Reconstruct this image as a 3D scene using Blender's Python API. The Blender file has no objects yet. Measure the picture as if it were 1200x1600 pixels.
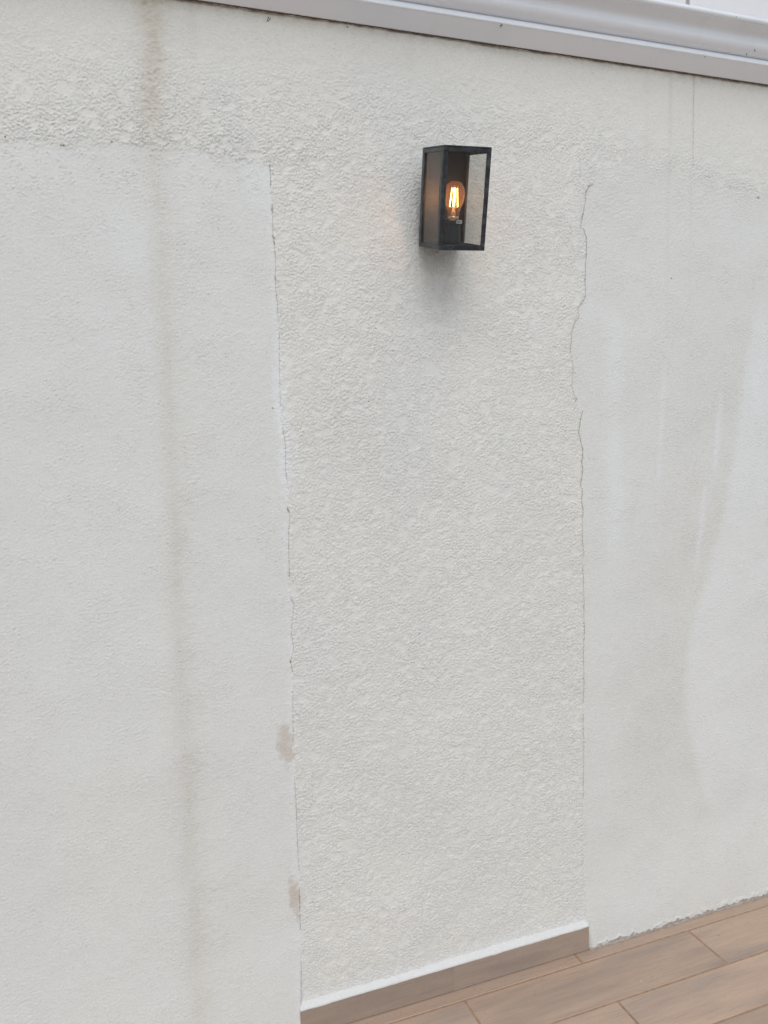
import bpy, bmesh, math, random
import numpy as np
from mathutils import Vector, Matrix, Euler

random.seed(7)
rng = np.random.default_rng(11)
S = bpy.context.scene
C = S.collection
CAMH = 1.5

# ------------------------------------------------------------------ camera
ROT = np.array([[0.93718207, -0.34757362, -0.02970421],
                [-0.07070456, -0.1058785, -0.99186219],
                [0.34160009, 0.93165569, -0.12380247]])   # rows: right, down, forward
cam_d = bpy.data.cameras.new('camera')
cam = bpy.data.objects.new('camera', cam_d)
C.objects.link(cam)
m = Matrix.Identity(4)
for i in range(3):
    m[i][0] = ROT[0][i]
    m[i][1] = -ROT[1][i]
    m[i][2] = -ROT[2][i]
m[2][3] = CAMH
cam.matrix_world = m
cam_d.sensor_fit = 'HORIZONTAL'
cam_d.sensor_width = 36.0
cam_d.lens = 36.0 * 1232.0 / 1200.0
cam_d.clip_start = 0.05
cam_d.clip_end = 2000
S.camera = cam

# ------------------------------------------------------------------ sky, sun, exposure
SUN_EL, SUN_AZ = math.radians(49), math.radians(188)      # azimuth measured from +Y clockwise
w = bpy.data.worlds.new('World')
S.world = w
w.use_nodes = True
nt = w.node_tree
nt.nodes.clear()
out = nt.nodes.new('ShaderNodeOutputWorld')
bg = nt.nodes.new('ShaderNodeBackground')
sky = nt.nodes.new('ShaderNodeTexSky')
sky.sky_type = 'NISHITA'
sky.sun_disc = False
sky.sun_elevation = SUN_EL
sky.sun_rotation = SUN_AZ
sky.air_density = 1.0
sky.dust_density = 1.2
hs = nt.nodes.new('ShaderNodeHueSaturation')
hs.inputs['Saturation'].default_value = 0.50             # a cloudy, nearly grey sky
nt.links.new(sky.outputs[0], hs.inputs['Color'])
nt.links.new(hs.outputs[0], bg.inputs[0])
bg.inputs[1].default_value = 0.135
nt.links.new(bg.outputs[0], out.inputs[0])
sd = bpy.data.lights.new('sun', 'SUN')
sd.energy = 0.75
sd.angle = math.radians(40)
sd.color = (1.0, 0.99, 0.975)
sun = bpy.data.objects.new('sun', sd)
C.objects.link(sun)
dirv = Vector((math.sin(SUN_AZ) * math.cos(SUN_EL), math.cos(SUN_AZ) * math.cos(SUN_EL), math.sin(SUN_EL)))
sun.rotation_euler = dirv.to_track_quat('Z', 'Y').to_euler()
S.view_settings.view_transform = 'Standard'
S.view_settings.look = 'None'
S.view_settings.gamma = 1.0
S.view_settings.use_curve_mapping = False
S.view_settings.exposure = 0.25

# ------------------------------------------------------------------ helpers
WY = 1.733           # face of the wall
def wpt(px, py, y=WY):
    """a spot of the photograph as a place (x, z) on the wall"""
    r = ROT.T @ np.array([px - 600.0, py - 800.0, 1232.0])
    r = r / r[1] * y
    return r[0], r[2] + CAMH

def tag(o, label=None, cat=None, group=None, kind=None):
    if label: o['label'] = label
    if cat: o['category'] = cat
    if group: o['group'] = group
    if kind: o['kind'] = kind
    return o

def empty(name, loc, parent=None):
    o = bpy.data.objects.new(name, None)
    C.objects.link(o)
    o.location = loc
    o.empty_display_size = 0.05
    return o

def link_mesh(name, me, mat, parent=None, smooth=False):
    if mat: me.materials.append(mat)
    o = bpy.data.objects.new(name, me)
    C.objects.link(o)
    if parent: o.parent = parent
    if smooth:
        me.polygons.foreach_set('use_smooth', [True] * len(me.polygons))
    return o

def bm_obj(name, bm, mat, parent=None, smooth=False):
    bmesh.ops.recalc_face_normals(bm, faces=bm.faces)
    me = bpy.data.meshes.new(name)
    bm.to_mesh(me)
    bm.free()
    return link_mesh(name, me, mat, parent, smooth)

def add_box(bm, x0, x1, y0, y1, z0, z1, bevel=0.0, seg=1):
    r = bmesh.ops.create_cube(bm, size=1.0)
    vs = r['verts']
    for v in vs:
        v.co = Vector(((x0 + x1) / 2 + v.co.x * (x1 - x0), (y0 + y1) / 2 + v.co.y * (y1 - y0), (z0 + z1) / 2 + v.co.z * (z1 - z0)))
    if bevel > 0:
        es = list({e for v in vs for e in v.link_edges})
        bmesh.ops.bevel(bm, geom=es, offset=bevel, segments=seg, affect='EDGES', profile=0.5)

def add_lathe(bm, cx, cy, prof, n=24, cap=True):
    rings = []
    for r, z in prof:
        rings.append([bm.verts.new((cx + r * math.cos(2 * math.pi * i / n), cy + r * math.sin(2 * math.pi * i / n), z)) for i in range(n)])
    for a, b in zip(rings[:-1], rings[1:]):
        for i in range(n):
            bm.faces.new((a[i], a[(i + 1) % n], b[(i + 1) % n], b[i]))
    if cap:
        bm.faces.new(rings[0][::-1])
        bm.faces.new(rings[-1])

def add_rod(bm, p, q, r, n=8):
    p, q = Vector(p), Vector(q)
    d = (q - p).normalized()
    a = d.orthogonal().normalized()
    b = d.cross(a)
    R = []
    for c in (p, q):
        R.append([bm.verts.new(c + a * (r * math.cos(2 * math.pi * i / n)) + b * (r * math.sin(2 * math.pi * i / n))) for i in range(n)])
    for i in range(n):
        bm.faces.new((R[0][i], R[0][(i + 1) % n], R[1][(i + 1) % n], R[1][i]))
    bm.faces.new(R[0][::-1])
    bm.faces.new(R[1])

def grid_mesh(name, V, F):
    me = bpy.data.meshes.new(name)
    me.vertices.add(len(V))
    me.vertices.foreach_set('co', V.astype(np.float32).ravel())
    nf = len(F)
    me.loops.add(nf * 4)
    me.loops.foreach_set('vertex_index', F.astype(np.int32).ravel())
    me.polygons.add(nf)
    me.polygons.foreach_set('loop_start', np.arange(0, nf * 4, 4, dtype=np.int32))
    me.polygons.foreach_set('loop_total', np.full(nf, 4, dtype=np.int32))
    me.polygons.foreach_set('use_smooth', np.ones(nf, dtype=bool))
    me.update(calc_edges=True)
    return me

# ------------------------------------------------------------------ materials
def new_mat(name):
    mt = bpy.data.materials.new(name)
    mt.use_nodes = True
    n = mt.node_tree
    n.nodes.clear()
    o = n.nodes.new('ShaderNodeOutputMaterial')
    b = n.nodes.new('ShaderNodeBsdfPrincipled')
    n.links.new(b.outputs[0], o.inputs[0])
    return mt, n, b, o

def N(n, t, **k):
    x = n.nodes.new(t)
    for a, v in k.items(): setattr(x, a, v)
    return x

def mixc(n, fac, a, b, mode='MIX'):
    x = n.nodes.new('ShaderNodeMix')
    x.data_type = 'RGBA'
    x.blend_type = mode
    for s, v in ((x.inputs[0], fac), (x.inputs[6], a), (x.inputs[7], b)):
        if hasattr(v, 'is_output') or hasattr(v, 'links'): n.links.new(v, s)
        else: s.default_value = v if isinstance(v, float) else (*v, 1.0)
    return x.outputs[2]

def noise(n, co, scale, detail=3.0, rough=0.55, mapscale=None):
    if mapscale:
        mp = N(n, 'ShaderNodeMapping')
        mp.inputs['Scale'].default_value = mapscale
        n.links.new(co, mp.inputs[0])
        co = mp.outputs[0]
    t = N(n, 'ShaderNodeTexNoise')
    t.inputs['Scale'].default_value = scale
    t.inputs['Detail'].default_value = detail
    t.inputs['Roughness'].default_value = rough
    n.links.new(co, t.inputs['Vector'])
    return t.outputs['Fac']

def ramp(n, f, stops):
    r = N(n, 'ShaderNodeValToRGB')
    el = r.color_ramp.elements
    while len(el) < len(stops): el.new(0.5)
    for e, (p, c) in zip(el, stops):
        e.position = p
        e.color = (*c, 1.0) if len(c) == 3 else c
    n.links.new(f, r.inputs[0])
    return r.outputs[0]

def bump(n, b, f, strength, dist):
    x = N(n, 'ShaderNodeBump')
    x.inputs['Strength'].default_value = strength
    x.inputs['Distance'].default_value = dist
    n.links.new(f, x.inputs['Height'])
    n.links.new(x.outputs[0], b.inputs['Normal'])

def geo_pos(n):
    return N(n, 'ShaderNodeNewGeometry').outputs['Position']

def obj_co(n):
    return N(n, 'ShaderNodeTexCoord').outputs['Object']

PAINT = (0.738, 0.726, 0.664)
PAINT_PATCH = (0.708, 0.718, 0.682)
def render_material():
    mt, n, b, o = new_mat('painted_render')
    at = N(n, 'ShaderNodeVertexColor', layer_name='wear')
    sep = N(n, 'ShaderNodeSeparateColor')
    n.links.new(at.outputs['Color'], sep.inputs[0])
    pos = geo_pos(n)
    cl = noise(n, pos, 3.2, 4.0, 0.55)
    cl2 = noise(n, pos, 1.6, 3.0, 0.5, (3.2, 1.0, 0.55))
    pa = N(n, 'ShaderNodeAttribute', attribute_name='patch')
    ground = mixc(n, pa.outputs['Fac'], PAINT, PAINT_PATCH)
    base = mixc(n, ramp(n, cl, [(0.38, (0, 0, 0)), (0.66, (1, 1, 1))]), ground, (0.695, 0.690, 0.645))
    base = mixc(n, ramp(n, cl2, [(0.42, (0, 0, 0)), (0.68, (0.6, 0.6, 0.6))]), base, (0.690, 0.696, 0.672))
    gr = noise(n, pos, 260, 3.0, 0.6)
    base = mixc(n, ramp(n, gr, [(0.3, (0, 0, 0)), (0.75, (0.55, 0.55, 0.55))]), base, (0.60, 0.595, 0.565))
    base = mixc(n, sep.outputs[1], base, (0.775, 0.790, 0.800))        # fresher repaint
    base = mixc(n, sep.outputs[0], base, (0.40, 0.325, 0.215))         # rusty run-off and brown tint
    base = mixc(n, sep.outputs[2], base, (0.47, 0.38, 0.30))          # bare pinkish filler
    base = mixc(n, at.outputs['Alpha'], base, (0.18, 0.145, 0.115))    # dirt, raw mortar
    n.links.new(base, b.inputs['Base Color'])
    b.inputs['Roughness'].default_value = 0.62
    b.inputs['Specular IOR Level'].default_value = 0.35
    f1 = noise(n, pos, 330, 3.0, 0.62, (0.8, 1, 1.25))
    f2 = noise(n, pos, 900, 2.0, 0.6)
    ad = N(n, 'ShaderNodeMath', operation='MULTIPLY_ADD')
    n.links.new(f2, ad.inputs[0]); ad.inputs[1].default_value = 0.35
    n.links.new(f1, ad.inputs[2])
    ra = N(n, 'ShaderNodeAttribute', attribute_name='spatter')
    f3 = ramp(n, noise(n, pos, 185, 2.0, 0.5, (0.72, 1, 1.25)), [(0.33, (0, 0, 0)), (0.67, (1, 1, 1))])
    m3 = N(n, 'ShaderNodeMath', operation='MULTIPLY')
    n.links.new(f3, m3.inputs[0]); n.links.new(ra.outputs['Fac'], m3.inputs[1])
    a3 = N(n, 'ShaderNodeMath', operation='MULTIPLY_ADD')
    n.links.new(m3.outputs[0], a3.inputs[0]); a3.inputs[1].default_value = 0.9
    n.links.new(ad.outputs[0], a3.inputs[2])
    bump(n, b, a3.outputs[0], 0.6, 0.0011)
    return mt

def outer_render_material():
    mt, n, b, o = new_mat('painted_render_plain')
    pos = geo_pos(n)
    cl = noise(n, pos, 3.2, 4.0, 0.55)
    base = mixc(n, ramp(n, cl, [(0.38, (0, 0, 0)), (0.66, (1, 1, 1))]), PAINT_PATCH, (0.650, 0.662, 0.630))
    n.links.new(base, b.inputs['Base Color'])
    b.inputs['Roughness'].default_value = 0.62
    f1 = noise(n, pos, 110, 3.0, 0.6, (0.7, 1, 1.2))
    r = ramp(n, f1, [(0.42, (0, 0, 0)), (0.6, (1, 1, 1))])
    bump(n, b, r, 0.2, 0.001)
    return mt

def wood_tile_material(name='wood_look_tile', dark=1.0, sat=1.0):
    mt, n, b, o = new_mat(name)
    oc = obj_co(n)
    oi = N(n, 'ShaderNodeObjectInfo')
    mul = N(n, 'ShaderNodeVectorMath', operation='SCALE')
    cmb = N(n, 'ShaderNodeCombineXYZ')
    for k in range(3): n.links.new(oi.outputs['Random'], cmb.inputs[k])
    n.links.new(cmb.outputs[0], mul.inputs[0]); mul.inputs['Scale'].default_value = 37.0
    add = N(n, 'ShaderNodeVectorMath', operation='ADD')
    n.links.new(oc, add.inputs[0]); n.links.new(mul.outputs[0], add.inputs[1])
    co = add.outputs[0]
    d = dark
    A = (0.540 * d, 0.385 * d, 0.276 * d); B = (0.450 * d, 0.323 * d, 0.237 * d); G = (0.305 * d, 0.240 * d, 0.200 * d)
    g1 = noise(n, co, 3.0, 5.0, 0.6, (1.2, 11, 11))
    g2 = noise(n, co, 6.0, 5.0, 0.65, (1.6, 30, 30))
    g3 = noise(n, co, 2.2, 3.0, 0.5, (1.0, 5, 5))
    base = mixc(n, ramp(n, g1, [(0.35, (0, 0, 0)), (0.68, (1, 1, 1))]), A, B)
    base = mixc(n, ramp(n, g3, [(0.50, (0, 0, 0)), (0.70, (0.75, 0.75, 0.75))]), base, G)
    base = mixc(n, ramp(n, g2, [(0.40, (0, 0, 0)), (0.72, (0.5, 0.5, 0.5))]), base, (0.47 * d, 0.36 * d, 0.28 * d))
    g4 = noise(n, co, 9.0, 4.0, 0.7, (1.3, 55, 55))
    base = mixc(n, ramp(n, g4, [(0.52, (0, 0, 0)), (0.66, (0.55, 0.55, 0.55))]), base, G)
    hv = N(n, 'ShaderNodeHueSaturation')
    hv.inputs['Saturation'].default_value = sat
    mr = N(n, 'ShaderNodeMapRange')
    n.links.new(oi.outputs['Random'], mr.inputs[0]); mr.inputs[3].default_value = 0.9; mr.inputs[4].default_value = 1.08
    n.links.new(mr.outputs[0], hv.inputs['Value']); n.links.new(base, hv.inputs['Color'])
    dn = noise(n, geo_pos(n), 130, 3.0, 0.7)
    fin = mixc(n, ramp(n, dn, [(0.55, (0, 0, 0)), (0.8, (0.35, 0.35, 0.35))]), hv.outputs[0], (0.24 * d, 0.18 * d, 0.15 * d))
    n.links.new(fin, b.inputs['Base Color'])
    b.inputs['Roughness'].default_value = 0.48
    bump(n, b, g2, 0.25, 0.0008)
    return mt

def simple(name, col, rough=0.5, metal=0.0, spec=0.5, nscale=0, ncol=None, nlo=0.4, nhi=0.7, bmp=0.0, mapscale=None):
    mt, n, b, o = new_mat(name)
    b.inputs['Roughness'].default_value = rough
    b.inputs['Metallic'].default_value = metal
    b.inputs['Specular IOR Level'].default_value = spec
    if nscale:
        f = noise(n, geo_pos(n), nscale, 4.0, 0.6, mapscale)
        n.links.new(mixc(n, ramp(n, f, [(nlo, (0, 0, 0)), (nhi, (1, 1, 1))]), col, ncol or col), b.inputs['Base Color'])
        if bmp: bump(n, b, f, bmp, 0.001)
    else:
        b.inputs['Base Color'].default_value = (*col, 1)
    return mt

def glass_material(name, tint, dusty, dust_glow_col, ior=1.5, rough=0.03):
    mt, n, b, o = new_mat(name)
    n.nodes.remove(b)
    tr = N(n, 'ShaderNodeBsdfTransparent'); tr.inputs[0].default_value = (*tint, 1)
    gl = N(n, 'ShaderNodeBsdfGlossy'); gl.inputs['Roughness'].default_value = rough
    df = N(n, 'ShaderNodeBsdfDiffuse'); df.inputs[0].default_value = (*dust_glow_col, 1)
    tl = N(n, 'ShaderNodeBsdfTranslucent'); tl.inputs[0].default_value = (*dust_glow_col, 1)
    dd = N(n, 'ShaderNodeMixShader'); dd.inputs[0].default_value = 0.5
    n.links.new(df.outputs[0], dd.inputs[1]); n.links.new(tl.outputs[0], dd.inputs[2])
    fr = N(n, 'ShaderNodeFresnel'); fr.inputs[0].default_value = ior
    m1 = N(n, 'ShaderNodeMixShader')
    bf = N(n, 'ShaderNodeNewGeometry')
    iv = N(n, 'ShaderNodeMath', operation='SUBTRACT'); iv.inputs[0].default_value = 1.0
    n.links.new(bf.outputs['Backfacing'], iv.inputs[1])
    mu = N(n, 'ShaderNodeMath', operation='MULTIPLY')
    n.links.new(fr.outputs[0], mu.inputs[0]); n.links.new(iv.outputs[0], mu.inputs[1])
    n.links.new(mu.outputs[0], m1.inputs[0]); n.links.new(tr.outputs[0], m1.inputs[1]); n.links.new(gl.outputs[0], m1.inputs[2])
    m2 = N(n, 'ShaderNodeMixShader')
    f = noise(n, geo_pos(n), 60, 4.0, 0.6)
    mr = N(n, 'ShaderNodeMapRange')
    n.links.new(f, mr.inputs[0]); mr.inputs[1].default_value = 0.3; mr.inputs[2].default_value = 0.75
    mr.inputs[3].default_value = dusty * 0.75; mr.inputs[4].default_value = dusty * 1.3
    n.links.new(mr.outputs[0], m2.inputs[0]); n.links.new(m1.outputs[0], m2.inputs[1]); n.links.new(dd.outputs[0], m2.inputs[2])
    n.links.new(m2.outputs[0], o.inputs[0])
    return mt

M_render = render_material()
M_outer = outer_render_material()
M_tile = wood_tile_material()
M_skirt = wood_tile_material('wood_look_skirting_tile', 0.70, 0.82)
M_grout = simple('grout', (0.42, 0.27, 0.175), 0.9, nscale=60, ncol=(0.29, 0.19, 0.125), bmp=0.3)
M_white = simple('white_coated_metal', (0.82, 0.85, 0.89), 0.2, nscale=9, ncol=(0.80, 0.825, 0.86), nlo=0.35, nhi=0.75)
def grime(mt, col, scale, lo, hi, fac, mapscale=None):
    n = mt.node_tree
    b = [x for x in n.nodes if x.type == 'BSDF_PRINCIPLED'][0]
    src = b.inputs['Base Color'].links[0].from_socket
    f = ramp(n, noise(n, geo_pos(n), scale, 5.0, 0.65, mapscale), [(lo, (0, 0, 0)), (hi, (fac, fac, fac))])
    n.links.new(mixc(n, f, src, col), b.inputs['Base Color'])
grime(M_white, (0.50, 0.46, 0.40), 14, 0.58, 0.82, 0.15, (1.0, 0.25, 0.25))
grime(M_white, (0.35, 0.31, 0.26), 95, 0.66, 0.80, 0.40)
M_clad = simple('white_cladding', (0.74, 0.73, 0.72), 0.4, nscale=7, ncol=(0.70, 0.69, 0.67))
M_joint = simple('cladding_joint_trim', (0.42, 0.37, 0.32), 0.6)
M_crack = simple('crack_shadow_dirt', (0.24, 0.22, 0.19), 0.95, nscale=60, ncol=(0.48, 0.45, 0.40), nlo=0.38, nhi=0.6)
M_dirt = simple('dark_dirt', (0.085, 0.065, 0.05), 0.95, nscale=120, ncol=(0.20, 0.16, 0.12))
M_mortar = simple('raw_mortar', (0.42, 0.37, 0.32), 0.95, nscale=160, ncol=(0.29, 0.245, 0.205), bmp=0.8)
M_capw = simple('white_painted_mortar', (0.69, 0.69, 0.66), 0.7, nscale=120, ncol=(0.65, 0.645, 0.62), bmp=0.15)
M_terrace = simple('terrace_ground', (0.46, 0.43, 0.39), 0.8, nscale=4, ncol=(0.42, 0.39, 0.35))
M_frame = simple('weathered_dark_metal', (0.022, 0.026, 0.031), 0.33, 0.3, 0.5, nscale=55, ncol=(0.085, 0.092, 0.098), nlo=0.45, nhi=0.75, bmp=0.15)
M_back = simple('dark_back_sheet', (0.012, 0.013, 0.014), 0.5, 0.2, 0.4, nscale=40, ncol=(0.022, 0.023, 0.025))
M_sock = simple('black_socket_plastic', (0.012, 0.016, 0.017), 0.5)
M_tag = simple('grey_print_label', (0.50, 0.51, 0.50), 0.5)
M_ink = simple('label_ink', (0.06, 0.06, 0.06), 0.6)
M_brass = simple('screw_cap_metal', (0.55, 0.45, 0.33), 0.35, 0.8)
M_pane = glass_material('clear_pane_glass', (0.95, 0.96, 0.96), 0.008, (0.5, 0.5, 0.5))
M_side = glass_material('dusty_pane_glass', (0.93, 0.93, 0.91), 0.08, (0.50, 0.49, 0.46))
M_bulb = glass_material('amber_bulb_glass', (0.97, 0.91, 0.83), 0.045, (0.85, 0.56, 0.38), rough=0.02)  # amber translucent coat, added so the glass glows around the filament
fil, fn, fb, fo = new_mat('glowing_filament')
fn.nodes.remove(fb)
em = N(fn, 'ShaderNodeEmission')
em.inputs[0].default_value = (1.0, 0.60, 0.20, 1)
em.inputs[1].default_value = 15.0
fn.links.new(em.outputs[0], fo.inputs[0])

# ------------------------------------------------------------------ ground and floor
bm = bmesh.new()
bmesh.ops.create_grid(bm, x_segments=1, y_segments=1, size=600)
for v in bm.verts: v.co.z = -0.016
tag(bm_obj('ground', bm, M_terrace), kind='structure')

floor = empty('floor', (1.0, 0.5, 0.0))
tag(floor, kind='structure')
bm = bmesh.new()
add_box(bm, -2.9 - 1.0, 4.2 - 1.0, -0.9 - 0.5, 1.76 - 0.5, -0.014, -0.0012)
bm_obj('grout_bed', bm, M_grout, floor)
TL, TW, GR = 0.7125, 0.151, 0.0062
bm = bmesh.new()
add_box(bm, -TL / 2 + GR / 2, TL / 2 - GR / 2, -TW / 2 + GR / 2, TW / 2 - GR / 2, -0.009, 0.0, 0.0008)
tile_me = bpy.data.meshes.new('floor_tile')
bmesh.ops.recalc_face_normals(bm, faces=bm.faces)
bm.to_mesh(tile_me); bm.free()
tile_me.materials.append(M_tile)
bm = bmesh.new()
add_box(bm, -TL / 2 + GR / 2, TL / 2 - GR / 2, -0.0285, 0.032, -0.009, 0.0, 0.0008)
cut_me = bpy.data.meshes.new('floor_tile_cut')
bmesh.ops.recalc_face_normals(bm, faces=bm.faces)
bm.to_mesh(cut_me); bm.free()
cut_me.materials.append(M_tile)
Y1 = 1.6815
for row in range(16):
    jx = 1.1535 if row % 2 == 0 else 1.509
    for k in range(-5, 4):
        x = jx + (k + 0.5) * TL
        if row == 0:
            o = bpy.data.objects.new('floor_tile', cut_me)
            y = Y1 + 0.0285 + GR / 2
        else:
            o = bpy.data.objects.new('floor_tile', tile_me)
            y = Y1 - (row - 0.5) * TW
        C.objects.link(o)
        o.parent = floor
        o.location = (x - 1.0, y - 0.5, random.uniform(-0.0004, 0.0004))
        o.rotation_euler = (random.uniform(-.0006, .0006), random.uniform(-.0004, .0004), 0)

# little drops of wall paint and grit lying on the tiles
M_drop = simple('dried_paint_drop', (0.72, 0.72, 0.70), 0.6)
bm = bmesh.new()
fx, fy = [], []
for px_, py_, rr_ in ((1002, 1533, .0016), (876, 1512, .0010), (1123, 1459, .0008), (1080, 1560, .0009), (940, 1590, .0010)):
    q = ROT.T @ np.array([px_ - 600.0, py_ - 800.0, 1232.0]); q = q / (-q[2]) * CAMH
    fx.append(q[0]); fy.append(q[1])
    bmesh.ops.create_icosphere(bm, subdivisions=1, radius=rr_, matrix=Matrix.Translation((q[0] - 1.0, q[1] - 0.5, 0.0006)) @ Matrix.Diagonal((1, 1, .35, 1)))
o = bm_obj('paint_drops', bm, M_drop, floor); o['kind'] = 'stuff'
M_grit = simple('grit', (0.16, 0.13, 0.105), 0.9)
bm = bmesh.new()
for _ in range(220):
    x_ = random.uniform(0.3, 2.0); y_ = 1.712 - abs(random.gauss(0, 0.09)) - 0.004
    r_ = random.uniform(0.0003, 0.0009)
    bmesh.ops.create_icosphere(bm, subdivisions=1, radius=r_, matrix=Matrix.Translation((x_ - 1.0, y_ - 0.5, r_ * .6 + 0.0003)))
o = bm_obj('grit', bm, M_grit, floor); o['kind'] = 'stuff'

# ------------------------------------------------------------------ rendered wall: height field
DX = 0.0022
X0, X1 = -0.30, 1.93
Z0, Z1 = -0.004, CAMH + 0.848
nx = int(round((X1 - X0) / DX)) + 1
nz = int(round((Z1 - Z0) / DX)) + 1
xs = np.linspace(X0, X1, nx)
zs = np.linspace(Z0, Z1, nz)
GX, GZ = np.meshgrid(xs, zs)

def band(l0, l1, ax=1.0, az=1.0, seed=0):
    """random field holding wavelengths l0..l1 (metres), stretched by ax / az"""
    r = np.random.default_rng(seed)
    f = np.fft.rfft2(r.standard_normal((nz, nx)))
    kz = np.fft.fftfreq(nz, DX)[:, None] * az
    kx = np.fft.rfftfreq(nx, DX)[None, :] * ax
    k = np.sqrt(kx * kx + kz * kz) + 1e-9
    g = np.exp(-(k * l0 / 1.0) ** 2) * (1 - np.exp(-(k * l1) ** 2))
    h = np.fft.irfft2(f * g, s=(nz, nx))
    return h / h.std()

def sst(a, b, x):
    t = np.clip((x - a) / (b - a), 0, 1)
    return t * t * (3 - 2 * t)

def curve_z(pts):
    """polyline of photo spots -> x as a function of z"""
    w_ = np.array([wpt(*p) for p in pts])
    w_ = w_[np.argsort(w_[:, 1])]
    return lambda z: np.interp(z, w_[:, 1], w_[:, 0])

def curve_x(pts):
    w_ = np.array([wpt(*p) for p in pts])
    w_ = w_[np.argsort(w_[:, 0])]
    return lambda x: np.interp(x, w_[:, 0], w_[:, 1])

CRL = [(421, 257), (422.5, 278), (423, 293), (425, 325), (426, 340), (426, 360), (427, 370), (428, 380), (430, 400), (430.5, 420), (430, 432), (431, 452),
       (433, 470), (434, 495), (436.5, 515), (436, 540), (436.5, 570), (437, 600), (438, 636), (441, 667), (445.5, 693), (446.5, 738), (449, 757),
       (448.5, 794), (453, 805), (450.5, 839), (451.5, 881), (452, 898), (453.5, 934), (459, 943), (455, 988), (459, 1013), (454, 1033), (457, 1050),
       (457.5, 1080), (457.5, 1120), (458, 1157), (460.5, 1219), (463, 1264), (465, 1317), (467, 1359), (467.5, 1387), (469, 1452), (470, 1500), (470, 1577)]
CRR = [(926, 287.5), (919, 291), (913.6, 305), (915.3, 309.6), (907.5, 351), (906.9, 356), (911.7, 357.5), (915.9, 371), (916.4, 396), (914.2, 418.6),
       (913.6, 446.7), (914.8, 452), (913.6, 466), (901.8, 483), (904, 493), (894.8, 510), (892, 531), (890, 548), (894.8, 570), (894.8, 587), (892.8, 604),
       (896.2, 615), (900, 622), (899, 630), (910.8, 641), (907.5, 655), (904, 675), (910.8, 703), (910.8, 713), (909, 720), (910.8, 734), (907.5, 762.5),
       (910.3, 764), (908.6, 785), (911.4, 796), (909.7, 818.6), (910.3, 847), (912.5, 869), (911, 886), (910.8, 903), (912.5, 931), (912.5, 987),
       (911, 1015), (912, 1057), (911.4, 1100), (912, 1180), (911, 1260), (912, 1340), (912, 1440), (919, 1482)]
seamL, seamR = curve_z(CRL), curve_z(CRR)
topL = curve_x([(-260, 214), (0, 219), (60, 222), (100, 227), (150, 222), (176, 222), (256, 226), (304, 228), (348, 244), (388, 250), (422, 256)])
topR = curve_x([(905, 292), (931, 287), (1000, 276), (1055, 274), (1100, 287), (1140, 302), (1200, 312), (1400, 330)])

n_mid = band(0.02, 0.09, seed=3)
n_lo = band(0.09, 0.5, seed=4)
n_xl = band(0.25, 1.2, seed=5)
jit = band(0.006, 0.03, seed=6)
dL = (seamL(GZ) - GX) + 0.0006 * jit                     # > 0 inside the left patch
tL = (topL(GX) - GZ) + 0.0045 * n_mid + 0.0012 * jit
dR = (GX - seamR(GZ)) + 0.0006 * jit
tR = (topR(GX) - GZ) + 0.007 * n_mid + 0.002 * jit
inL = (dL > 0) & (tL > 0)
inR = (dR > 0) & (tR > 0)
sL = sst(-0.003, 0.004, dL) * sst(-0.008, 0.012, tL)
sR = sst(-0.006, 0.012, dR) * sst(-0.06, 0.035, tR)
patch = np.clip(sL + sR, 0, 1)

# spatter texture: little lumps, flatter where the trowel passed
b1 = band(0.0035, 0.0090, 0.74, 1.22, seed=8)
b2 = band(0.0030, 0.0062, 0.85, 1.2, seed=9)
b3 = band(0.0065, 0.016, 0.8, 1.2, seed=15)
worm = 1 - np.abs(band(0.0042, 0.011, 0.70, 1.3, seed=10))
lump = sst(-0.95, 1.05, b1) * 1.0 + 0.14 * np.clip(worm, -1, 1) + 0.13 * b2 + 0.14 * sst(-1, 1.2, b3)
n_flat = band(0.035, 0.10, 0.9, 1.1, seed=41)
amp = 0.26 + 0.74 * sst(-1.75, -0.35, 0.75 * n_flat + 0.65 * n_mid + 0.15 * jit)
amp *= 0.82 + 0.18 * sst(-1.2, 1.2, n_lo)
fade_top = sst(0.02, 0.20, CAMH + 0.84 - GZ)             # the render is smoother up at the gutter
amp *= 0.25 + 0.75 * fade_top
xL, zL = wpt(150, 190)
amp *= 1 + 0.40 * np.exp(-((GZ - topL(GX) - 0.03) / 0.035) ** 2) * sst(0.72, 0.55, GX)
xr0, _ = wpt(1040, 300)
amp *= 1 + 0.35 * np.exp(-((GZ - topR(GX) - 0.02) / 0.03) ** 2) * sst(1.35, 1.55, GX)
fade_right = 1 - 0.55 * sst(1.15, 1.45, GX) * sst(0.00, 0.10, GZ - topR(GX))
amp *= fade_right
flat_amp = 0.15 + 0.13 * sst(-0.2, 1.3, n_lo + 0.6 * n_mid)
flat_amp += 0.18 * np.exp(-((tL - 0.04) / 0.06) ** 2) * sL * sst(-.5, .8, n_mid)
specks = sst(1.7, 2.6, b2) * 0.8
H = 0.0020 * amp * lump * (1 - patch)
H += patch * (0.00205 * flat_amp * (0.55 * b1 + 0.5 * b2) + 0.0009 * specks)
floatm = band(0.004, 0.02, 0.16, 1.0, seed=43)
H += patch * 0.00013 * floatm * sst(-0.4, 1.2, n_flat + 0.5 * n_lo)
H += 0.00022 * n_lo + 0.0009 * n_xl + 0.00008 * n_mid
H -= 0.0006 * patch                                       # the trowelled infill sits slightly back
SPAT = (amp * (1 - patch) + patch * flat_amp * 0.5).astype(np.float32)
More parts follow.
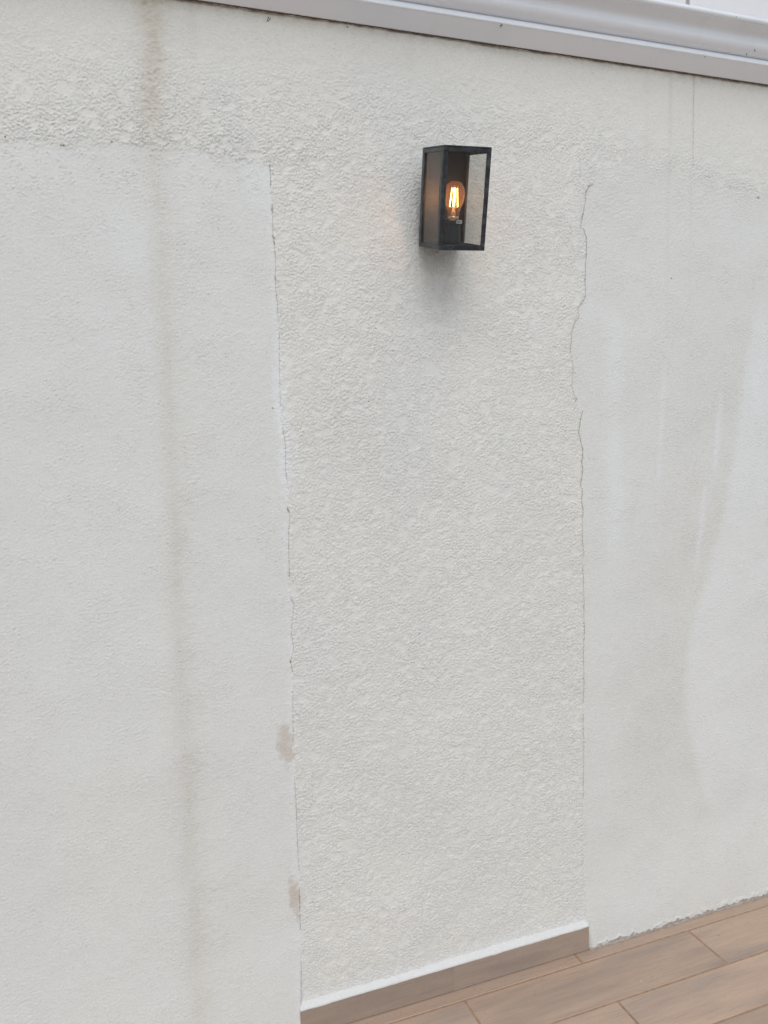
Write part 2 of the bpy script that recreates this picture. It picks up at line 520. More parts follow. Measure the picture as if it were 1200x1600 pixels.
# trowel arcs left by a float
def arcs(px, py, rad_px, a0, a1, depth, width_px=26, per_px=6.5):
    cx, cz = wpt(px, py)
    ex, _ = wpt(px + rad_px, py)
    R = abs(ex - cx)
    s = R / rad_px
    rr = np.hypot(GX - cx, (GZ - cz) * 1.15)
    an = np.degrees(np.arctan2(GZ - cz, GX - cx))
    mk = np.exp(-((rr - R) / (width_px * s)) ** 2) * sst(a0 - 8, a0 + 10, an) * sst(a1 + 8, a1 - 10, an)
    return depth * mk * np.sin(2 * np.pi * (rr + 0.002 * n_mid) / (per_px * s) ) * (0.6 + 0.4 * jit)
H += arcs(150, 1150, 85, 50, 150, 0.00035) * patch
H += arcs(215, 1155, 95, 30, 80, 0.0005) * patch
H += arcs(1160, 440, 110, 100, 165, 0.0003) * patch
H += arcs(1000, 430, 100, 95, 170, 0.00035) * patch
H += arcs(60, 1060, 60, 100, 175, 0.0003) * patch
H += arcs(200, 1390, 90, 60, 130, 0.00028) * patch
H += arcs(330, 1290, 60, 60, 130, 0.00025) * patch
# slit along the seams
slit = np.exp(-(dL / 0.0028) ** 2) * (tL > 0) * sst(-1.2, 1.0, n_mid + 0.6 * jit)
slitR = np.exp(-((GX - seamR(GZ)) / 0.0030) ** 2) * (tR > 0)
H -= 0.0016 * slit + 0.0010 * slitR
H += 0.0009 * np.exp(-((dL + 0.0045) / 0.0028) ** 2) * (tL > 0) * sst(-0.8, 1.2, n_mid + 0.4 * jit)
H += 0.0005 * np.exp(-((GX - seamR(GZ) + 0.004) / 0.003) ** 2) * (tR > 0) * sst(-0.8, 1.2, n_mid + 0.4 * jit)
# dents and pits in the render
for _ in range(26):
    px_, pz_ = random.uniform(X0, X1), random.uniform(0.1, 2.3)
    rr = np.hypot(GX - px_, GZ - pz_)
    H -= 0.0011 * np.exp(-(rr / 0.0035) ** 2)
# plaster runs forward at the foot of both patches, flush with the skirting
foot = patch * (0.0105 * sst(0.30, 0.02, GZ)) + 0.0025 * sst(0.35, 0.05, GZ)
H += foot
Yw = WY - H

# wear masks: R run-off and brown tint, G fresh paint, B bare filler, A dirt / mortar
streaky = band(0.012, 0.05, 1.0, 0.06, seed=20)
streak2 = band(0.03, 0.12, 1.0, 0.12, seed=21)
Rm = np.zeros_like(GX); Gm = Rm.copy(); Bm = Rm.copy(); Am = Rm.copy()
st = curve_z([(231, -20), (234, 0), (238, 190), (252, 400), (264, 600), (272, 800), (279, 1000), (291, 1200), (302, 1400), (309, 1600)])
cxs = st(GZ)
_, z190 = wpt(240, 195); _, z60 = wpt(235, 60); _, z700 = wpt(270, 700)
prof = 0.135 + 0.0 * n_lo + 0.24 * sst(z190 - 0.05, z190 + 0.07, GZ) * (0.75 + 0.35 * sst(-1, 1, n_mid))
prof = prof * 1.0
sw = 0.020 + 0.004 * sst(1.2, 2.3, GZ) + 0.012 * sst(1.6, 0.2, GZ)
Rm += np.exp(-np.abs((GX - cxs - 0.004 * n_lo) / sw) ** 2.0) * np.clip(prof * (1 + 0.18 * streaky), 0, 1)
Rm += 0.06 * np.exp(-((GX - cxs - 0.006 * streaky) / 0.006) ** 2) * sst(z190, z190 - 0.2, GZ) * sst(-2, 1, n_lo)
Rm += 0.07 * np.exp(-((GX - cxs - 0.035) / 0.04) ** 2) * sst(-.5, 1, streak2)
# under the gutter: dirt line, brown tint fading downwards, thin runs
zt = CAMH + 0.840
Rm += 0.32 * np.exp(-(zt - GZ) / 0.010) * (0.5 + 0.5 * sst(-1, 1, n_mid)) + 0.14 * np.exp(-(zt - GZ) / 0.08)
runs = sst(0.7, 2.2, streaky) * np.exp(-(zt - GZ) / 0.16)
Rm += 0.16 * runs
for px_, a_, wd, ln in ((1048, 0.16, 0.006, 0.35), (1084, 0.20, 0.0035, 0.30), (300, 0.12, 0.01, 0.12), (1010, 0.06, 0.01, 0.3), (640, 0.05, 0.012, 0.2)):
    x_, z_ = wpt(px_, 110 if px_ > 900 else 30)
    Rm += a_ * np.exp(-((GX - x_) / wd) ** 2) * np.exp(-np.clip(zt - GZ, 0, 9) / ln)
# broad grey-beige weathering on the right patch and left patch
x_, z_ = wpt(1040, 800)
edge = curve_z([(1185, 430), (1168, 560), (1150, 700), (1132, 800), (1105, 900), (1076, 1000), (1070, 1090), (1085, 1180), (1120, 1300)])
eR = GX - edge(GZ)
band_z = sst(wpt(1150, 1320)[1], wpt(1150, 1150)[1], GZ) * sst(wpt(1180, 420)[1], wpt(1180, 620)[1], GZ)
Gm += 0.30 * sst(-0.010, 0.022, eR + 0.003 * jit) * sst(0.5, 0.05, eR) * band_z
lf = sst(-0.30, -0.12, eR) * sst(0.004, -0.02, eR) * band_z
Rm += 0.075 * lf * (1 + 0.4 * streaky)
for (pa, pb, wd, a_) in (((1128, 610), (1117, 740), 0.010, 0.5), ((1102, 760), (1088, 890), 0.010, 0.45), ((1040, 560), (1028, 760), 0.008, 0.25), ((960, 500), (958, 900), 0.03, 0.3)):
    xa, za = wpt(*pa); xb, zb = wpt(*pb)
    t_ = (za - GZ) / (za - zb)
    xc = xa + (xb - xa) * np.clip(t_, 0, 1)
    Gm += a_ * np.exp(-((GX - xc) / wd) ** 2) * sst(-0.15, 0.15, t_) * sst(1.1, 0.85, t_)
Rm += 0.04 * sst(0.2, 1.8, streak2 + 0.5 * n_lo) * patch
Rm += 0.03 * sst(0.3, 1.6, n_xl * 0.8 + n_lo * 0.5)
# pale touch-up paint along the left seam
zA, zB = wpt(440, 560)[1], wpt(445, 770)[1]
Gm += 0.45 * np.exp(-((GX - seamL(GZ) - 0.004) / 0.018) ** 2) * sst(zB - .05, zB + .06, GZ) * sst(zA + .08, zA - .05, GZ) * (0.7 + 0.3 * sst(-1, 1, n_mid))
Gm += 0.28 * sst(-0.004, 0.0, dL) * sst(0.020, 0.008, dL) * (tL > 0) * sst(-1.2, .6, n_mid)
xq, zq = wpt(405, 290)
Gm += 0.22 * sst(0.032, 0.022, np.abs(GX - xq) + .002 * n_mid) * sst(0.055, 0.04, np.abs(GZ - zq)) * (dL > 0)
Gm += 0.12 * sst(0.2, 1.4, n_xl + .3 * n_lo)
# fresh paint dragged along the skirting
Gm += 0.3 * sst(0.125, 0.09, GZ + 0.004 * n_mid) * (1 - patch)
# two bare patches of pinkish filler by the left seam
for (pc, rx, rz_, a_) in (((446, 1163), 0.020, 0.052, 0.55), ((461, 1402), 0.015, 0.055, 0.62)):
    x_, z_ = wpt(*pc)
    q = ((GX - x_ + 0.10 * (GZ - z_)) / rx) ** 2 + ((GZ - z_) / rz_) ** 2 + 0.22 * n_mid + 0.13 * jit
    Bm += a_ * sst(1.45, 0.25, q) * (0.85 + 0.15 * sst(-1, 1, b1)) * np.where(dL < 0, sst(-0.012, 0.0, dL), 1)
# raw mortar where the plaster stops short of the tiles
lim = 0.0055 + 0.0035 * n_mid + 0.0012 * jit
Am += 0.50 * sst(0.002, -0.002, GZ - np.clip(lim, 0.0, 0.02)) * patch * sst(1.215, 1.25, GX) + 0.0
Am += 0.5 * sst(0.001, -0.001, GZ - np.clip(lim, 0.0, 0.02)) * (GX < 0.37)
H2 = 0.5 * sst(0.002, -0.002, GZ - np.clip(lim, 0, 0.02)) * sst(1.215, 1.25, GX)
Yw = Yw + 0.006 * H2 - 0.0022 * np.exp(-((GZ - np.clip(lim, 0, 1) - 0.006) / 0.006) ** 2) * sst(1.21, 1.24, GX) * sst(-1, 1, n_mid)
Am += 0.35 * np.exp(-(zt - GZ) / 0.0035) * sst(-0.6, 0.9, n_mid + 0.5 * jit)
Am += 0.28 * sst(1.9, 2.8, band(0.005, 0.012, seed=31)) * sst(0.0, 1.5, n_mid) * (1 - 0.6 * patch)
Am = np.clip(Am, 0, 0.9)
wear = np.stack([np.clip(Rm, 0, 0.8), np.clip(Gm, 0, 0.85), np.clip(Bm, 0, 0.9), Am], -1).astype(np.float32)

V = np.stack([GX, Yw, GZ], -1).reshape(-1, 3)
idx = np.arange(nx * nz).reshape(nz, nx)
F = np.stack([idx[:-1, :-1], idx[:-1, 1:], idx[1:, 1:], idx[1:, :-1]], -1)
cl_ = (inL[:-1, :-1] & inL[1:, 1:])
cr_ = (inR[:-1, :-1] & inR[1:, 1:]) & ~cl_
wall = empty('rendered_wall', (0.9, WY, 0.0))
tag(wall, 'off-white rendered wall with rough spatter texture, smoother infill patches, hairline cracks and a brown streak', 'wall')
WOFF = np.array([0.9, WY, 0.0])

def sub_mesh(name, mask, label=None, kids=wall):
    f = F[mask]
    used = np.zeros(nx * nz, bool)
    used[f.ravel()] = True
    remap = np.cumsum(used) - 1
    me = grid_mesh(name, V[used] - WOFF, remap[f])
    a = me.color_attributes.new('wear', 'FLOAT_COLOR', 'POINT')
    a.data.foreach_set('color', wear.reshape(-1, 4)[used].ravel())
    sp = me.attributes.new('spatter', 'FLOAT', 'POINT')
    sp.data.foreach_set('value', SPAT.ravel()[used])
    sp = me.attributes.new('patch', 'FLOAT', 'POINT')
    sp.data.foreach_set('value', patch.astype(np.float32).ravel()[used])
    o = link_mesh(name, me, M_render, kids)
    if label: o['label'] = label
    return o
sub_mesh('rough_render', ~cl_ & ~cr_)
sub_mesh('smooth_patch', cl_, 'smoother trowelled render patch left of the long seam')
sub_mesh('smooth_patch', cr_, 'smoother trowelled render patch right of the thin crack')

# the rest of the wall, seen only from a step aside
bm = bmesh.new()
add_box(bm, -4.0, X0, WY, WY + 0.22, -0.01, zt + 0.004)
add_box(bm, X1, 6.0, WY, WY + 0.22, -0.01, zt + 0.004)
for v in bm.verts: v.co -= Vector(WOFF)
bm_obj('outer_render', bm, M_outer, wall)
bm = bmesh.new()
add_box(bm, X0 + 0.001, X1 - 0.001, WY + 0.03, WY + 0.22, -0.01, zt + 0.002)
for v in bm.verts: v.co -= Vector(WOFF)
bm_obj('wall_core', bm, M_outer, wall)

def wall_y(x, z):
    i = int(np.clip(round((x - X0) / DX), 0, nx - 1)); j = int(np.clip(round((z - Z0) / DX), 0, nz - 1))
    return Yw[max(j - 1, 0):j + 2, max(i - 1, 0):i + 2].min()

def ribbon(bm, pts, wfun, wob=0.0004, step=0.0035, lift=0.00025, thick=0.0012):
    """thin dark seam that follows the relief of the wall"""
    P = [Vector((*wpt(*p), 0)) for p in pts]
    line = []
    for a, b in zip(P[:-1], P[1:]):
        k = max(1, int((b - a).length / step))
        for i in range(k): line.append(a.lerp(b, i / k))
    line.append(P[-1])
    L = len(line)
    ring = []
    for i, p in enumerate(line):
        t = (line[min(i + 1, L - 1)] - line[max(i - 1, 0)])
        if t.length < 1e-7: t = Vector((0, -1, 0))
        t.normalize()
        nn = Vector((t.y, -t.x))
        wd = wfun(i / max(1, L - 1)) * random.uniform(0.55, 1.35)
        c = Vector((p.x, p.y)) + nn * random.uniform(-wob, wob)
        q = []
        for s in (-0.5, 0.5):
            x_, z_ = c.x + nn.x * s * wd, c.y + nn.y * s * wd
            q.append((x_, z_))
        y = wall_y(c.x, c.y) - lift
        ring.append([bm.verts.new((q[0][0] - WOFF[0], y + thick * .2 - WOFF[1], q[0][1])), bm.verts.new((c.x - WOFF[0], y - WOFF[1], c.y)),
                     bm.verts.new((q[1][0] - WOFF[0], y + thick * .2 - WOFF[1], q[1][1]))])
    for a, b in zip(ring[:-1], ring[1:]):
        bm.faces.new((a[0], a[1], b[1], b[0]))
        bm.faces.new((a[1], a[2], b[2], b[1]))

bm = bmesh.new()
ribbon(bm, CRR[:23], lambda t: 0.0014 * (1 - 0.5 * t) * (0.6 + 0.6 * abs(math.sin(t * 31))))
ribbon(bm, [(900.4, 621), (898.5, 628)], lambda t: 0.0018)
ribbon(bm, [(910.8, 641), (907.5, 655), (904, 675), (907.8, 690), (910.8, 703), (910.8, 713), (909, 720), (910.8, 734), (908.5, 750), (907.5, 762.5), (910.3, 764), (908.6, 785), (911.4, 796)],
       lambda t: 0.0013)
ribbon(bm, [(910.4, 701), (911, 708), (910.4, 715)], lambda t: 0.0022)
ribbon(bm, [(911.4, 796), (909.7, 818.6), (910.3, 847), (912.5, 869)], lambda t: 0.0008)
ribbon(bm, [(910.3, 884), (912.5, 903), (912.5, 931), (912.5, 987), (911, 1015), (912, 1057), (911.4, 1100)], lambda t: 0.0008)
ribbon(bm, [(911.4, 1115), (912, 1180), (911, 1250)], lambda t: 0.0006)
bm_obj('crack', bm, M_crack, wall)['label'] = 'thin wandering crack down the right edge of the rough strip'
bm = bmesh.new()
def sub(a, b): return [p for p in CRL if a <= p[1] <= b]
ribbon(bm, sub(257, 300), lambda t: 0.0013)
ribbon(bm, [(424.6, 321), (425.3, 326), (425, 331)], lambda t: 0.0032)
ribbon(bm, sub(325, 370), lambda t: 0.0006)
ribbon(bm, [(425.5, 367), (428.5, 373)], lambda t: 0.0032)
ribbon(bm, [(427.5, 376), (428.2, 381)], lambda t: 0.0028)
ribbon(bm, sub(380, 500), lambda t: 0.0006)
ribbon(bm, [(429.6, 431), (430, 435)], lambda t: 0.0020)
ribbon(bm, sub(515, 640), lambda t: 0.0005)
ribbon(bm, sub(667, 760), lambda t: 0.0006)
ribbon(bm, [(448.8, 793), (450, 797), (452.6, 801)], lambda t: 0.0026)
ribbon(bm, sub(803, 900), lambda t: 0.0008)
ribbon(bm, [(451.8, 893), (452.2, 901)], lambda t: 0.0026)
ribbon(bm, sub(930, 1060), lambda t: 0.0006)
ribbon(bm, [(453.6, 1032), (454.2, 1036)], lambda t: 0.0024)
ribbon(bm, sub(1080, 1160), lambda t: 0.0006)
ribbon(bm, sub(1219, 1360), lambda t: 0.0008)
ribbon(bm, sub(1387, 1460), lambda t: 0.0009)
ribbon(bm, sub(1490, 1577), lambda t: 0.0006)
bm_obj('crack', bm, M_crack, wall)['label'] = 'broken seam crack with small holes down the left edge of the rough strip'
bm = bmesh.new()
ribbon(bm, [(1084.5, 118), (1084, 160), (1083.5, 215), (1083, 262)], lambda t: 0.0007 * (1 - .6 * t), wob=0.00015)
bm_obj('joint_line', bm, M_crack, wall)['label'] = 'straight hairline joint under the gutter at upper right'
bm = bmesh.new()
for p in [((94, 227), (98, 227.5)), ((98, 227.5), (101, 227)), ((173, 221), (176, 222)), ((7, 214), (10, 215)), ((420, 26), (417, 34)), ((419, 33), (423, 28)),           ((541, 41), (544, 44)), ((1048, 434), (1050, 436)), ((425, 637), (427, 638)), ((1183, 308), (1186, 309))]:
    ribbon(bm, p, lambda t: 0.0017, lift=0.0004)
o = bm_obj('dirt_specks', bm, M_dirt, wall)
o['kind'] = 'stuff'

# dirty line of debris where the wall meets the gutter
bm = bmesh.new()
prev = None
x = X0
hh = 0.001
while x < X1:
    hh = min(0.0021, max(0.0002, hh + random.gauss(0, 0.00035)))
    y = WY - 0.0052 + random.uniform(-0.0006, 0.0006)
    cur = [bm.verts.new((x - WOFF[0], b - WOFF[1], c)) for b, c in ((y + 0.001, zt - 0.0004 - hh), (y, zt - 0.0004 - hh * .4), (y - 0.002, zt + 0.0006))]
    if prev:
        for k in range(2): bm.faces.new((prev[k], cur[k], cur[k + 1], prev[k + 1]))
    prev = cur
    x += 0.003
o = bm_obj('debris_line', bm, M_dirt, wall)
o['kind'] = 'stuff'

# ------------------------------------------------------------------ skirting
sk = empty('skirting', (0.785, 1.72, 0.0))
tag(sk, 'wood-look tile skirting with a white mortar top edge, at the foot of the rough wall strip', 'skirting')
for a, b in ((0.377, 0.7850), (0.78515, 1.199)):
    bm = bmesh.new()
    add_box(bm, -(b - a) / 2, (b - a) / 2, -0.0045, 0.0045, -0.036, 0.0355, 0.0003, 1)
    o = bm_obj('skirting_tile', bm, M_skirt, sk)
    o.location = ((a + b) / 2 - 0.785, 0.0035, 0.0385)
# white mortar bevel on top, ragged where it runs over the tile
bm = bmesh.new()
prev = None
nseg = 230
hh1 = np.convolve(rng.standard_normal(nseg + 40), np.ones(14) / 14, 'same')
hh2 = np.convolve(rng.standard_normal(nseg + 40), np.ones(4) / 4, 'same')
for i in range(nseg + 1):
    x_ = 0.3765 + (1.1995 - 0.3765) * i / nseg
    d = 0.0030 * hh1[i + 10] + 0.0005 * hh2[i + 10]
    e = 0.0004 * hh2[i + 20]
    yw = 1.7375
    pr = [(1.7186, 0.0712 - abs(d) * 0.8), (1.7176 + e * .3, 0.0738 + d * .2), (1.7192, 0.0770), (1.7240, 0.0800 + e), (1.7295, 0.0850 + e + d * .4), (yw, 0.0925 + d)]
    cur = [bm.verts.new((x_ - 0.785, y_ - 1.72, z_)) for y_, z_ in pr]
    if prev:
        for k in range(len(pr) - 1): bm.faces.new((prev[k], cur[k], cur[k + 1], prev[k + 1]))
    else:
        first = cur
    prev = cur
for end in (first, prev):
    back = bm.verts.new((end[0].co.x, 0.0175, 0.070))
    bm.faces.new(end + [back])
o = bm_obj('mortar_cap', bm, M_capw, sk, smooth=True)

# ragged mortar crumbs along the foot of the right patch
foot_o = empty('mortar_edge', (1.6, 1.72, 0.0))
tag(foot_o, 'ragged raw mortar strip between wall and floor tiles, right of the skirting', 'mortar')
bm = bmesh.new()
prev = None
for i in range(700):
    x_ = 1.202 + i * 0.00125
    h = 0.0035 + 0.0030 * math.sin(x_ * 23) * math.sin(x_ * 7 + 1) + 0.0010 * math.sin(x_ * 210) + random.uniform(-0.0006, 0.0008)
    h = max(0.0012, h)
    yb = 1.7165 + 0.0022 * math.sin(x_ * 31 + 2) + 0.0008 * math.sin(x_ * 170) + random.uniform(-0.0004, 0.0004)
    cur = [bm.verts.new(c) for c in ((x_ - 1.6, yb - 1.72, 0.0003), (x_ - 1.6, yb + 0.0015 - 1.72, h * 0.7), (x_ - 1.6, yb + 0.005 - 1.72, h), (x_ - 1.6, 0.022, h + .001))]
    if prev:
        for k in range(3): bm.faces.new((prev[k], cur[k], cur[k + 1], prev[k + 1]))
    prev = cur
bm_obj('mortar_strip', bm, M_mortar, foot_o)
bm = bmesh.new()
for i in range(150):
    x_ = 1.21 + random.random() ** 1.2 * 0.8
    y_ = 1.716 - abs(random.gauss(0, 0.003))
    r_ = random.uniform(0.0005, 0.0016)
    mt_ = Matrix.Translation((x_ - 1.6, y_ - 1.72, r_ * .6)) @ Matrix.Diagonal((1, 1, .7, 1))
    bmesh.ops.create_icosphere(bm, subdivisions=1, radius=r_, matrix=mt_)
o = bm_obj('mortar_crumbs', bm, M_mortar, foot_o)
o['kind'] = 'stuff'

# ------------------------------------------------------------------ gutter
gut = empty('gutter', (1.0, 1.66, 2.34))
tag(gut, 'white coated gutter running along the top of the wall, above the lantern', 'gutter')
GOFF = Vector((1.0, 1.66, 2.34))
def extrude_profile(name, prof, x0, x1, mat, parent, off, smooth=False, close=True, bev=0):
    bm = bmesh.new()
    a = [bm.verts.new((x0, y, z + CAMH)) for y, z in prof]
    b = [bm.verts.new((x1, y, z + CAMH)) for y, z in prof]
    n_ = len(prof)
    for i in range(n_ if close else n_ - 1):
        j = (i + 1) % n_
        bm.faces.new((a[i], a[j], b[j], b[i]))
    if close:
        bm.faces.new(a[::-1]); bm.faces.new(b)
    for v in bm.verts: v.co -= off
    return bm_obj(name, bm, mat, parent, smooth)
GX0, GX1 = -2.5, 4.5
# flat base profile with its bright front edge
extrude_profile('base_profile', [(1.755, 0.8405), (1.7245, 0.8410), (1.6880, 0.8663), (1.6852, 0.8670), (1.6840, 0.8688), (1.6890, 0.8800), (1.6905, 0.8818), (1.6940, 0.8826), (1.755, 0.8826)], GX0, GX1, M_white, gut, GOFF)
# ogee trough
og = [(1.6980, 0.8827), (1.6900, 0.8836), (1.6820, 0.8856), (1.6750, 0.8888), (1.6695, 0.8930), (1.6658, 0.8978), (1.6640, 0.9028), (1.6638, 0.9083), (1.6636, 0.9138), (1.6622, 0.9188), (1.6585, 0.9238), (1.6515, 0.9283), (1.6420, 0.9320), (1.6310, 0.9338)]
P4 = np.array([og[0]] + og + [og[-1]])
fine = []
for i in range(1, len(P4) - 2):
    for t in (0, .25, .5, .75):
        a_, b_, c_, d_ = P4[i - 1], P4[i], P4[i + 1], P4[i + 2]
        fine.append(tuple(0.5 * ((2 * b_) + (c_ - a_) * t + (2 * a_ - 5 * b_ + 4 * c_ - d_) * t * t + (-a_ + 3 * b_ - 3 * c_ + d_) * t ** 3)))
og = fine + [og[-1]]
inner = [(y + 0.0025, z + 0.0015) for y, z in og[::-1]]
extrude_profile('trough', og + inner + [(1.6995, 0.889), (1.7030, 0.889), (1.7030, 0.966), (1.7055, 0.966), (1.7055, 0.8827)], GX0, GX1, M_white, gut, GOFF, smooth=False)

rim = []
for k in range(12):
    an = 2 * math.pi * k / 12
    rim.append((1.6285 + 0.0060 * math.cos(an), 0.9385 + 0.0068 * math.sin(an)))
extrude_profile('rim', rim, GX0, GX1, M_white, gut, GOFF, smooth=True)
# small dirt marks stuck to the gutter
bm = bmesh.new()
def gspeck(px, py, y, s=1.0, legs=4):
    x_, z_ = wpt(px, py, y)
    for k in range(legs):
        an = random.uniform(0, math.pi)
        l = random.uniform(0.002, 0.0045) * s
        p = Vector((x_ - math.cos(an) * l, y - 0.001, z_ - math.sin(an) * l)) - GOFF
        q = Vector((x_ + math.cos(an) * l * .8, y - 0.0012, z_ + math.sin(an) * l * .8)) - GOFF
        add_rod(bm, p, q, 0.00055 * s, 5)
gspeck(783, 40, 1.6835, 1.2, 5)
gspeck(1166, 85, 1.6740, 1.1, 2)
gspeck(1179, 79, 1.6700, 1.0, 2)
gspeck(1101, 89, 1.6835, 0.7, 2)
gspeck(1150, 27, 1.6215, 0.6, 2)
o = bm_obj('dirt_specks', bm, M_dirt, gut)
o['kind'] = 'stuff'

# ------------------------------------------------------------------ cladding above the gutter
cl = empty('wall_cladding', (1.5, 1.72, 2.42))
tag(cl, 'white flat cladding panels above the gutter, with a narrow vertical joint', 'cladding')
xj = 1.478
for a, b in ((xj - 1.9, xj - 0.006), (xj + 0.006, xj + 1.9), (xj - 3.8, xj - 1.912), (xj + 1.912, xj + 3.2)):
    bm = bmesh.new()
    add_box(bm, -(b - a) / 2, (b - a) / 2, -0.01, 0.01, 0, 1.2, 0.0015)
    o = bm_obj('cladding_panel', bm, M_clad, cl)
    o.location = ((a + b) / 2 - 1.5, 0.0, CAMH + 0.8835 - 2.42)
for xx in (xj, xj - 1.906, xj + 1.906):
    bm = bmesh.new()
    add_box(bm, -0.0058, 0.0050, -0.004, 0.006, 0, 1.2)
    o = bm_obj('joint_strip', bm, M_joint, cl)
    o.location = (xx - 1.5, 0, CAMH + 0.8835 - 2.42)

# ------------------------------------------------------------------ wall lantern
LW, LD, LH = 0.1078, 0.1277, 0.2063
lan = empty('wall_lantern', (0.7342, 1.7212, CAMH + 0.3777))
tag(lan, 'dark metal box wall lantern with glass panes and a lit bulb inside', 'wall lamp')
la, lb, lc = math.radians(14.93), math.radians(-1.23), math.radians(-2.47)
lan.rotation_euler = (Matrix.Rotation(lc, 3, 'Z') @ Matrix.Rotation(la, 3, 'X') @ Matrix.Rotation(lb, 3, 'Y')).to_euler()
# local: x 0..LW, y -LD..0 (0 = back), z 0..LH
def part(name, boxes, mat, parent=lan, bevel=0.0008):
    bm = bmesh.new()
    for b in boxes: add_box(bm, *b, bevel)
    return bm_obj(name, bm, mat, parent)
RT, RB = 0.0115, 0.0105        # rail heights
T = 0.003
part('top_cap', [(0, LW, -LD, 0, LH - 0.003, LH), (0, LW, -LD, -LD + T, LH - RT, LH - 0.0032), (0, T, -LD + T + .0002, -0.0002, LH - RT, LH - 0.0032), (LW - T, LW, -LD + T + .0002, -0.0002, LH - RT, LH - 0.0032)], M_frame)
part('bottom_frame', [(0.001, LW, -LD, -LD + T, 0, RB), (0.001, 0.001 + T, -LD + T + .0002, -0.0002, 0, RB), (LW - T, LW - .0004, -LD + T + .0002, -0.0002, 0, RB), (0.0045, LW - T - .0003, -LD + T + .0003, -0.002, 0.0012, 0.0035)], M_frame)
fz0, fz1 = RB + 0.0004, LH - RT - 0.0002
for x0, x1, sgn in ((0, 0.0100, 1), (LW - 0.0105, LW, -1)):
    xa, xb = (x0, x0 + T) if sgn > 0 else (x1 - T, x1)
    part('corner_post', [(x0, x1, -LD + 0.0002, -LD + 0.0024, fz0, fz1), (xa, xb, -LD + 0.0026, -LD + 0.0150, fz0, fz1)], M_frame, bevel=0.0006)
    part('corner_post', [(xa, xb, -0.0150, -0.0010, fz0, fz1)], M_frame, bevel=0.0006)
part('back_plate', [(0.0032, LW - 0.0032, -0.0035, -0.0014, 0.002, LH - 0.004)], M_back)
part('glass_pane', [(0.0035, LW - 0.0035, -LD + 0.0032, -LD + 0.0050, RB * 0.5, LH - RT * 0.6)], M_pane, bevel=0)['label'] = 'clear front glass pane'
part('glass_pane', [(0.0034, 0.0050, -LD + 0.0160, -0.0145, RB * 0.5, LH - RT * 0.6)], M_side, bevel=0)['label'] = 'dusty left glass pane'
part('glass_pane', [(LW - 0.0050, LW - 0.0034, -LD + 0.0160, -0.0145, RB * 0.5, LH - RT * 0.6)], M_side, bevel=0)['label'] = 'dusty right glass pane'
# mounting bracket between the leaning back and the wall
part('wall_bracket', [(0.030, 0.078, 0.0004, 0.018, 0.060, 0.150)], M_frame)
# screws in the corners of the bottom rail
for sx in (0.0048, LW - 0.0052):
    bm = bmesh.new()
    add_rod(bm, (sx, -LD + 0.0002, 0.0055), (sx, -LD - 0.0007, 0.0055), 0.0013, 10)
    bm_obj('screw', bm, M_sock, lan)
# base riser, socket, tag
BX, BY = 0.056, -0.062
part('socket_base', [(BX - 0.024, BX + 0.028, BY - 0.020, BY + 0.030, 0.0038, 0.0100)], M_sock)
bm = bmesh.new()
add_lathe(bm, BX, BY, [(0.0185, 0.0101), (0.0190, 0.014), (0.0180, 0.030), (0.0175, 0.050), (0.0185, 0.0515), (0.0185, 0.060), (0.0165, 0.0615)], 28)
sock = bm_obj('socket', bm, M_sock, lan, smooth=False)
bm = bmesh.new()
tx, ty = BX + 0.0075, BY - 0.0185
add_box(bm, tx - 0.0065, tx + 0.0065, ty - 0.0006, ty, 0.0535, 0.0605)
lt = bm_obj('rating_label', bm, M_tag, sock)
bm = bmesh.new()
for k, (a, wd) in enumerate(((-0.0050, .0012), (-0.0030, .0022), (0.0002, .0010), (0.0020, .0024))):
    add_box(bm, tx + a, tx + a + wd, ty - 0.0009, ty - 0.0006, 0.0555, 0.0588)
bm_obj('label_print', bm, M_ink, sock)
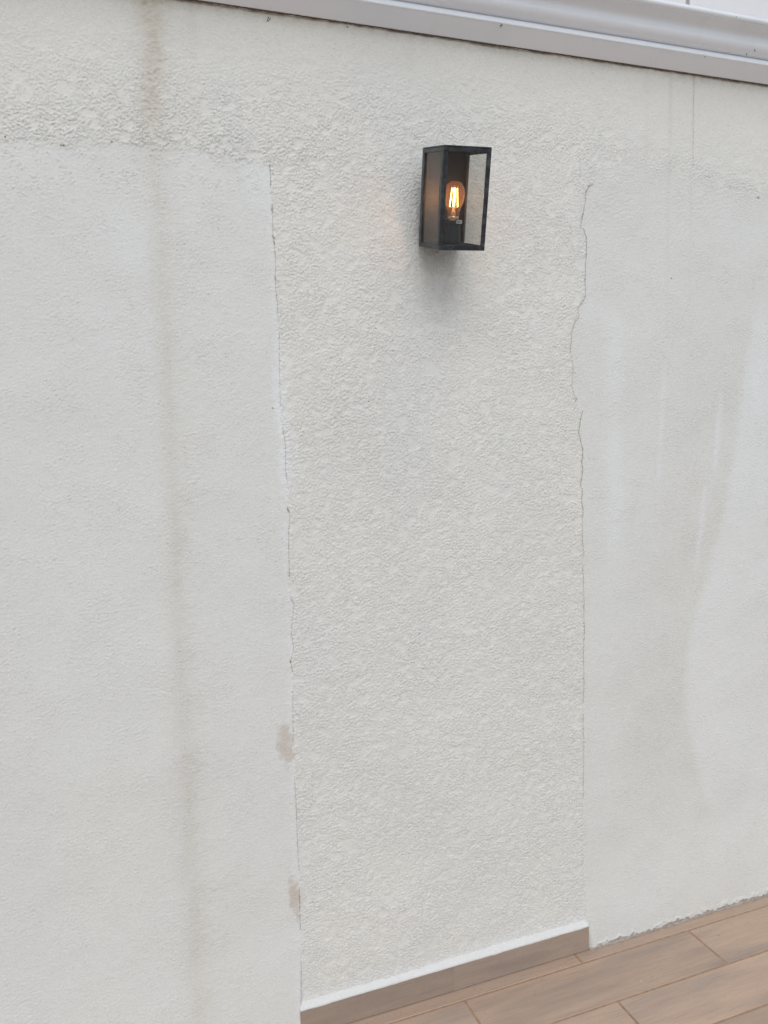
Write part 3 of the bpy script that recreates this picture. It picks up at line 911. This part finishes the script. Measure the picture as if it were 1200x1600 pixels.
# bulb: cap, glass envelope, filaments, stem
bulb = empty('light_bulb', (0, 0, 0))
bulb.parent = lan
bm = bmesh.new()
add_lathe(bm, BX, BY, [(0.0125, 0.0616), (0.0130, 0.064), (0.0122, 0.066), (0.0130, 0.068)], 24)
bm_obj('screw_cap', bm, M_brass, bulb, smooth=True)
bm = bmesh.new()
prof = [(0.0128, 0.0682), (0.0130, 0.074), (0.0140, 0.080), (0.0165, 0.087), (0.0198, 0.094), (0.0220, 0.101), (0.0232, 0.108), (0.0232, 0.114), (0.0222, 0.121), (0.0202, 0.127), (0.0170, 0.1325), (0.0125, 0.137), (0.0070, 0.1395), (0.0008, 0.1403)]
add_lathe(bm, BX, BY, prof, 40)
bm_obj('glass_envelope', bm, M_bulb, bulb, smooth=True)
bm = bmesh.new()
add_lathe(bm, BX, BY, [(0.0055, 0.0684), (0.0045, 0.078), (0.0022, 0.083), (0.0018, 0.092), (0.0030, 0.094)], 14)
bm_obj('stem', bm, simple('clear_stem', (0.55, 0.42, 0.28), 0.2), bulb, smooth=True)
for k in range(4):
    an = math.radians(45 + 90 * k + 12)
    bm = bmesh.new()
    r0, r1 = 0.0088, 0.0058
    p = (BX + r0 * math.cos(an), BY + r0 * math.sin(an), 0.0875)
    q = (BX + r1 * math.cos(an), BY + r1 * math.sin(an), 0.1255)
    add_rod(bm, p, q, 0.0010, 8)
    bm_obj('filament', bm, fil, bulb)
for k in range(4):
    an = math.radians(45 + 90 * k + 12)
    for p, q in (((BX, BY, 0.083), (BX + 0.0088 * math.cos(an), BY + 0.0088 * math.sin(an), 0.0873)),
                 ((BX + 0.0058 * math.cos(an), BY + 0.0058 * math.sin(an), 0.1257), (BX + 0.0085 * math.cos(an), BY + 0.0085 * math.sin(an), 0.1310))):
        bm = bmesh.new()
        add_rod(bm, p, q, 0.0004, 5)
        bm_obj('support_wire', bm, M_brass, bulb)
ld = bpy.data.lights.new('bulb_light', 'POINT')
ld.energy = 0.24
ld.shadow_soft_size = 0.012
ld.color = (1.0, 0.42, 0.18)
lo = bpy.data.objects.new('bulb_light', ld)
C.objects.link(lo)
lo.parent = lan
lo.location = (BX, BY, 0.106)
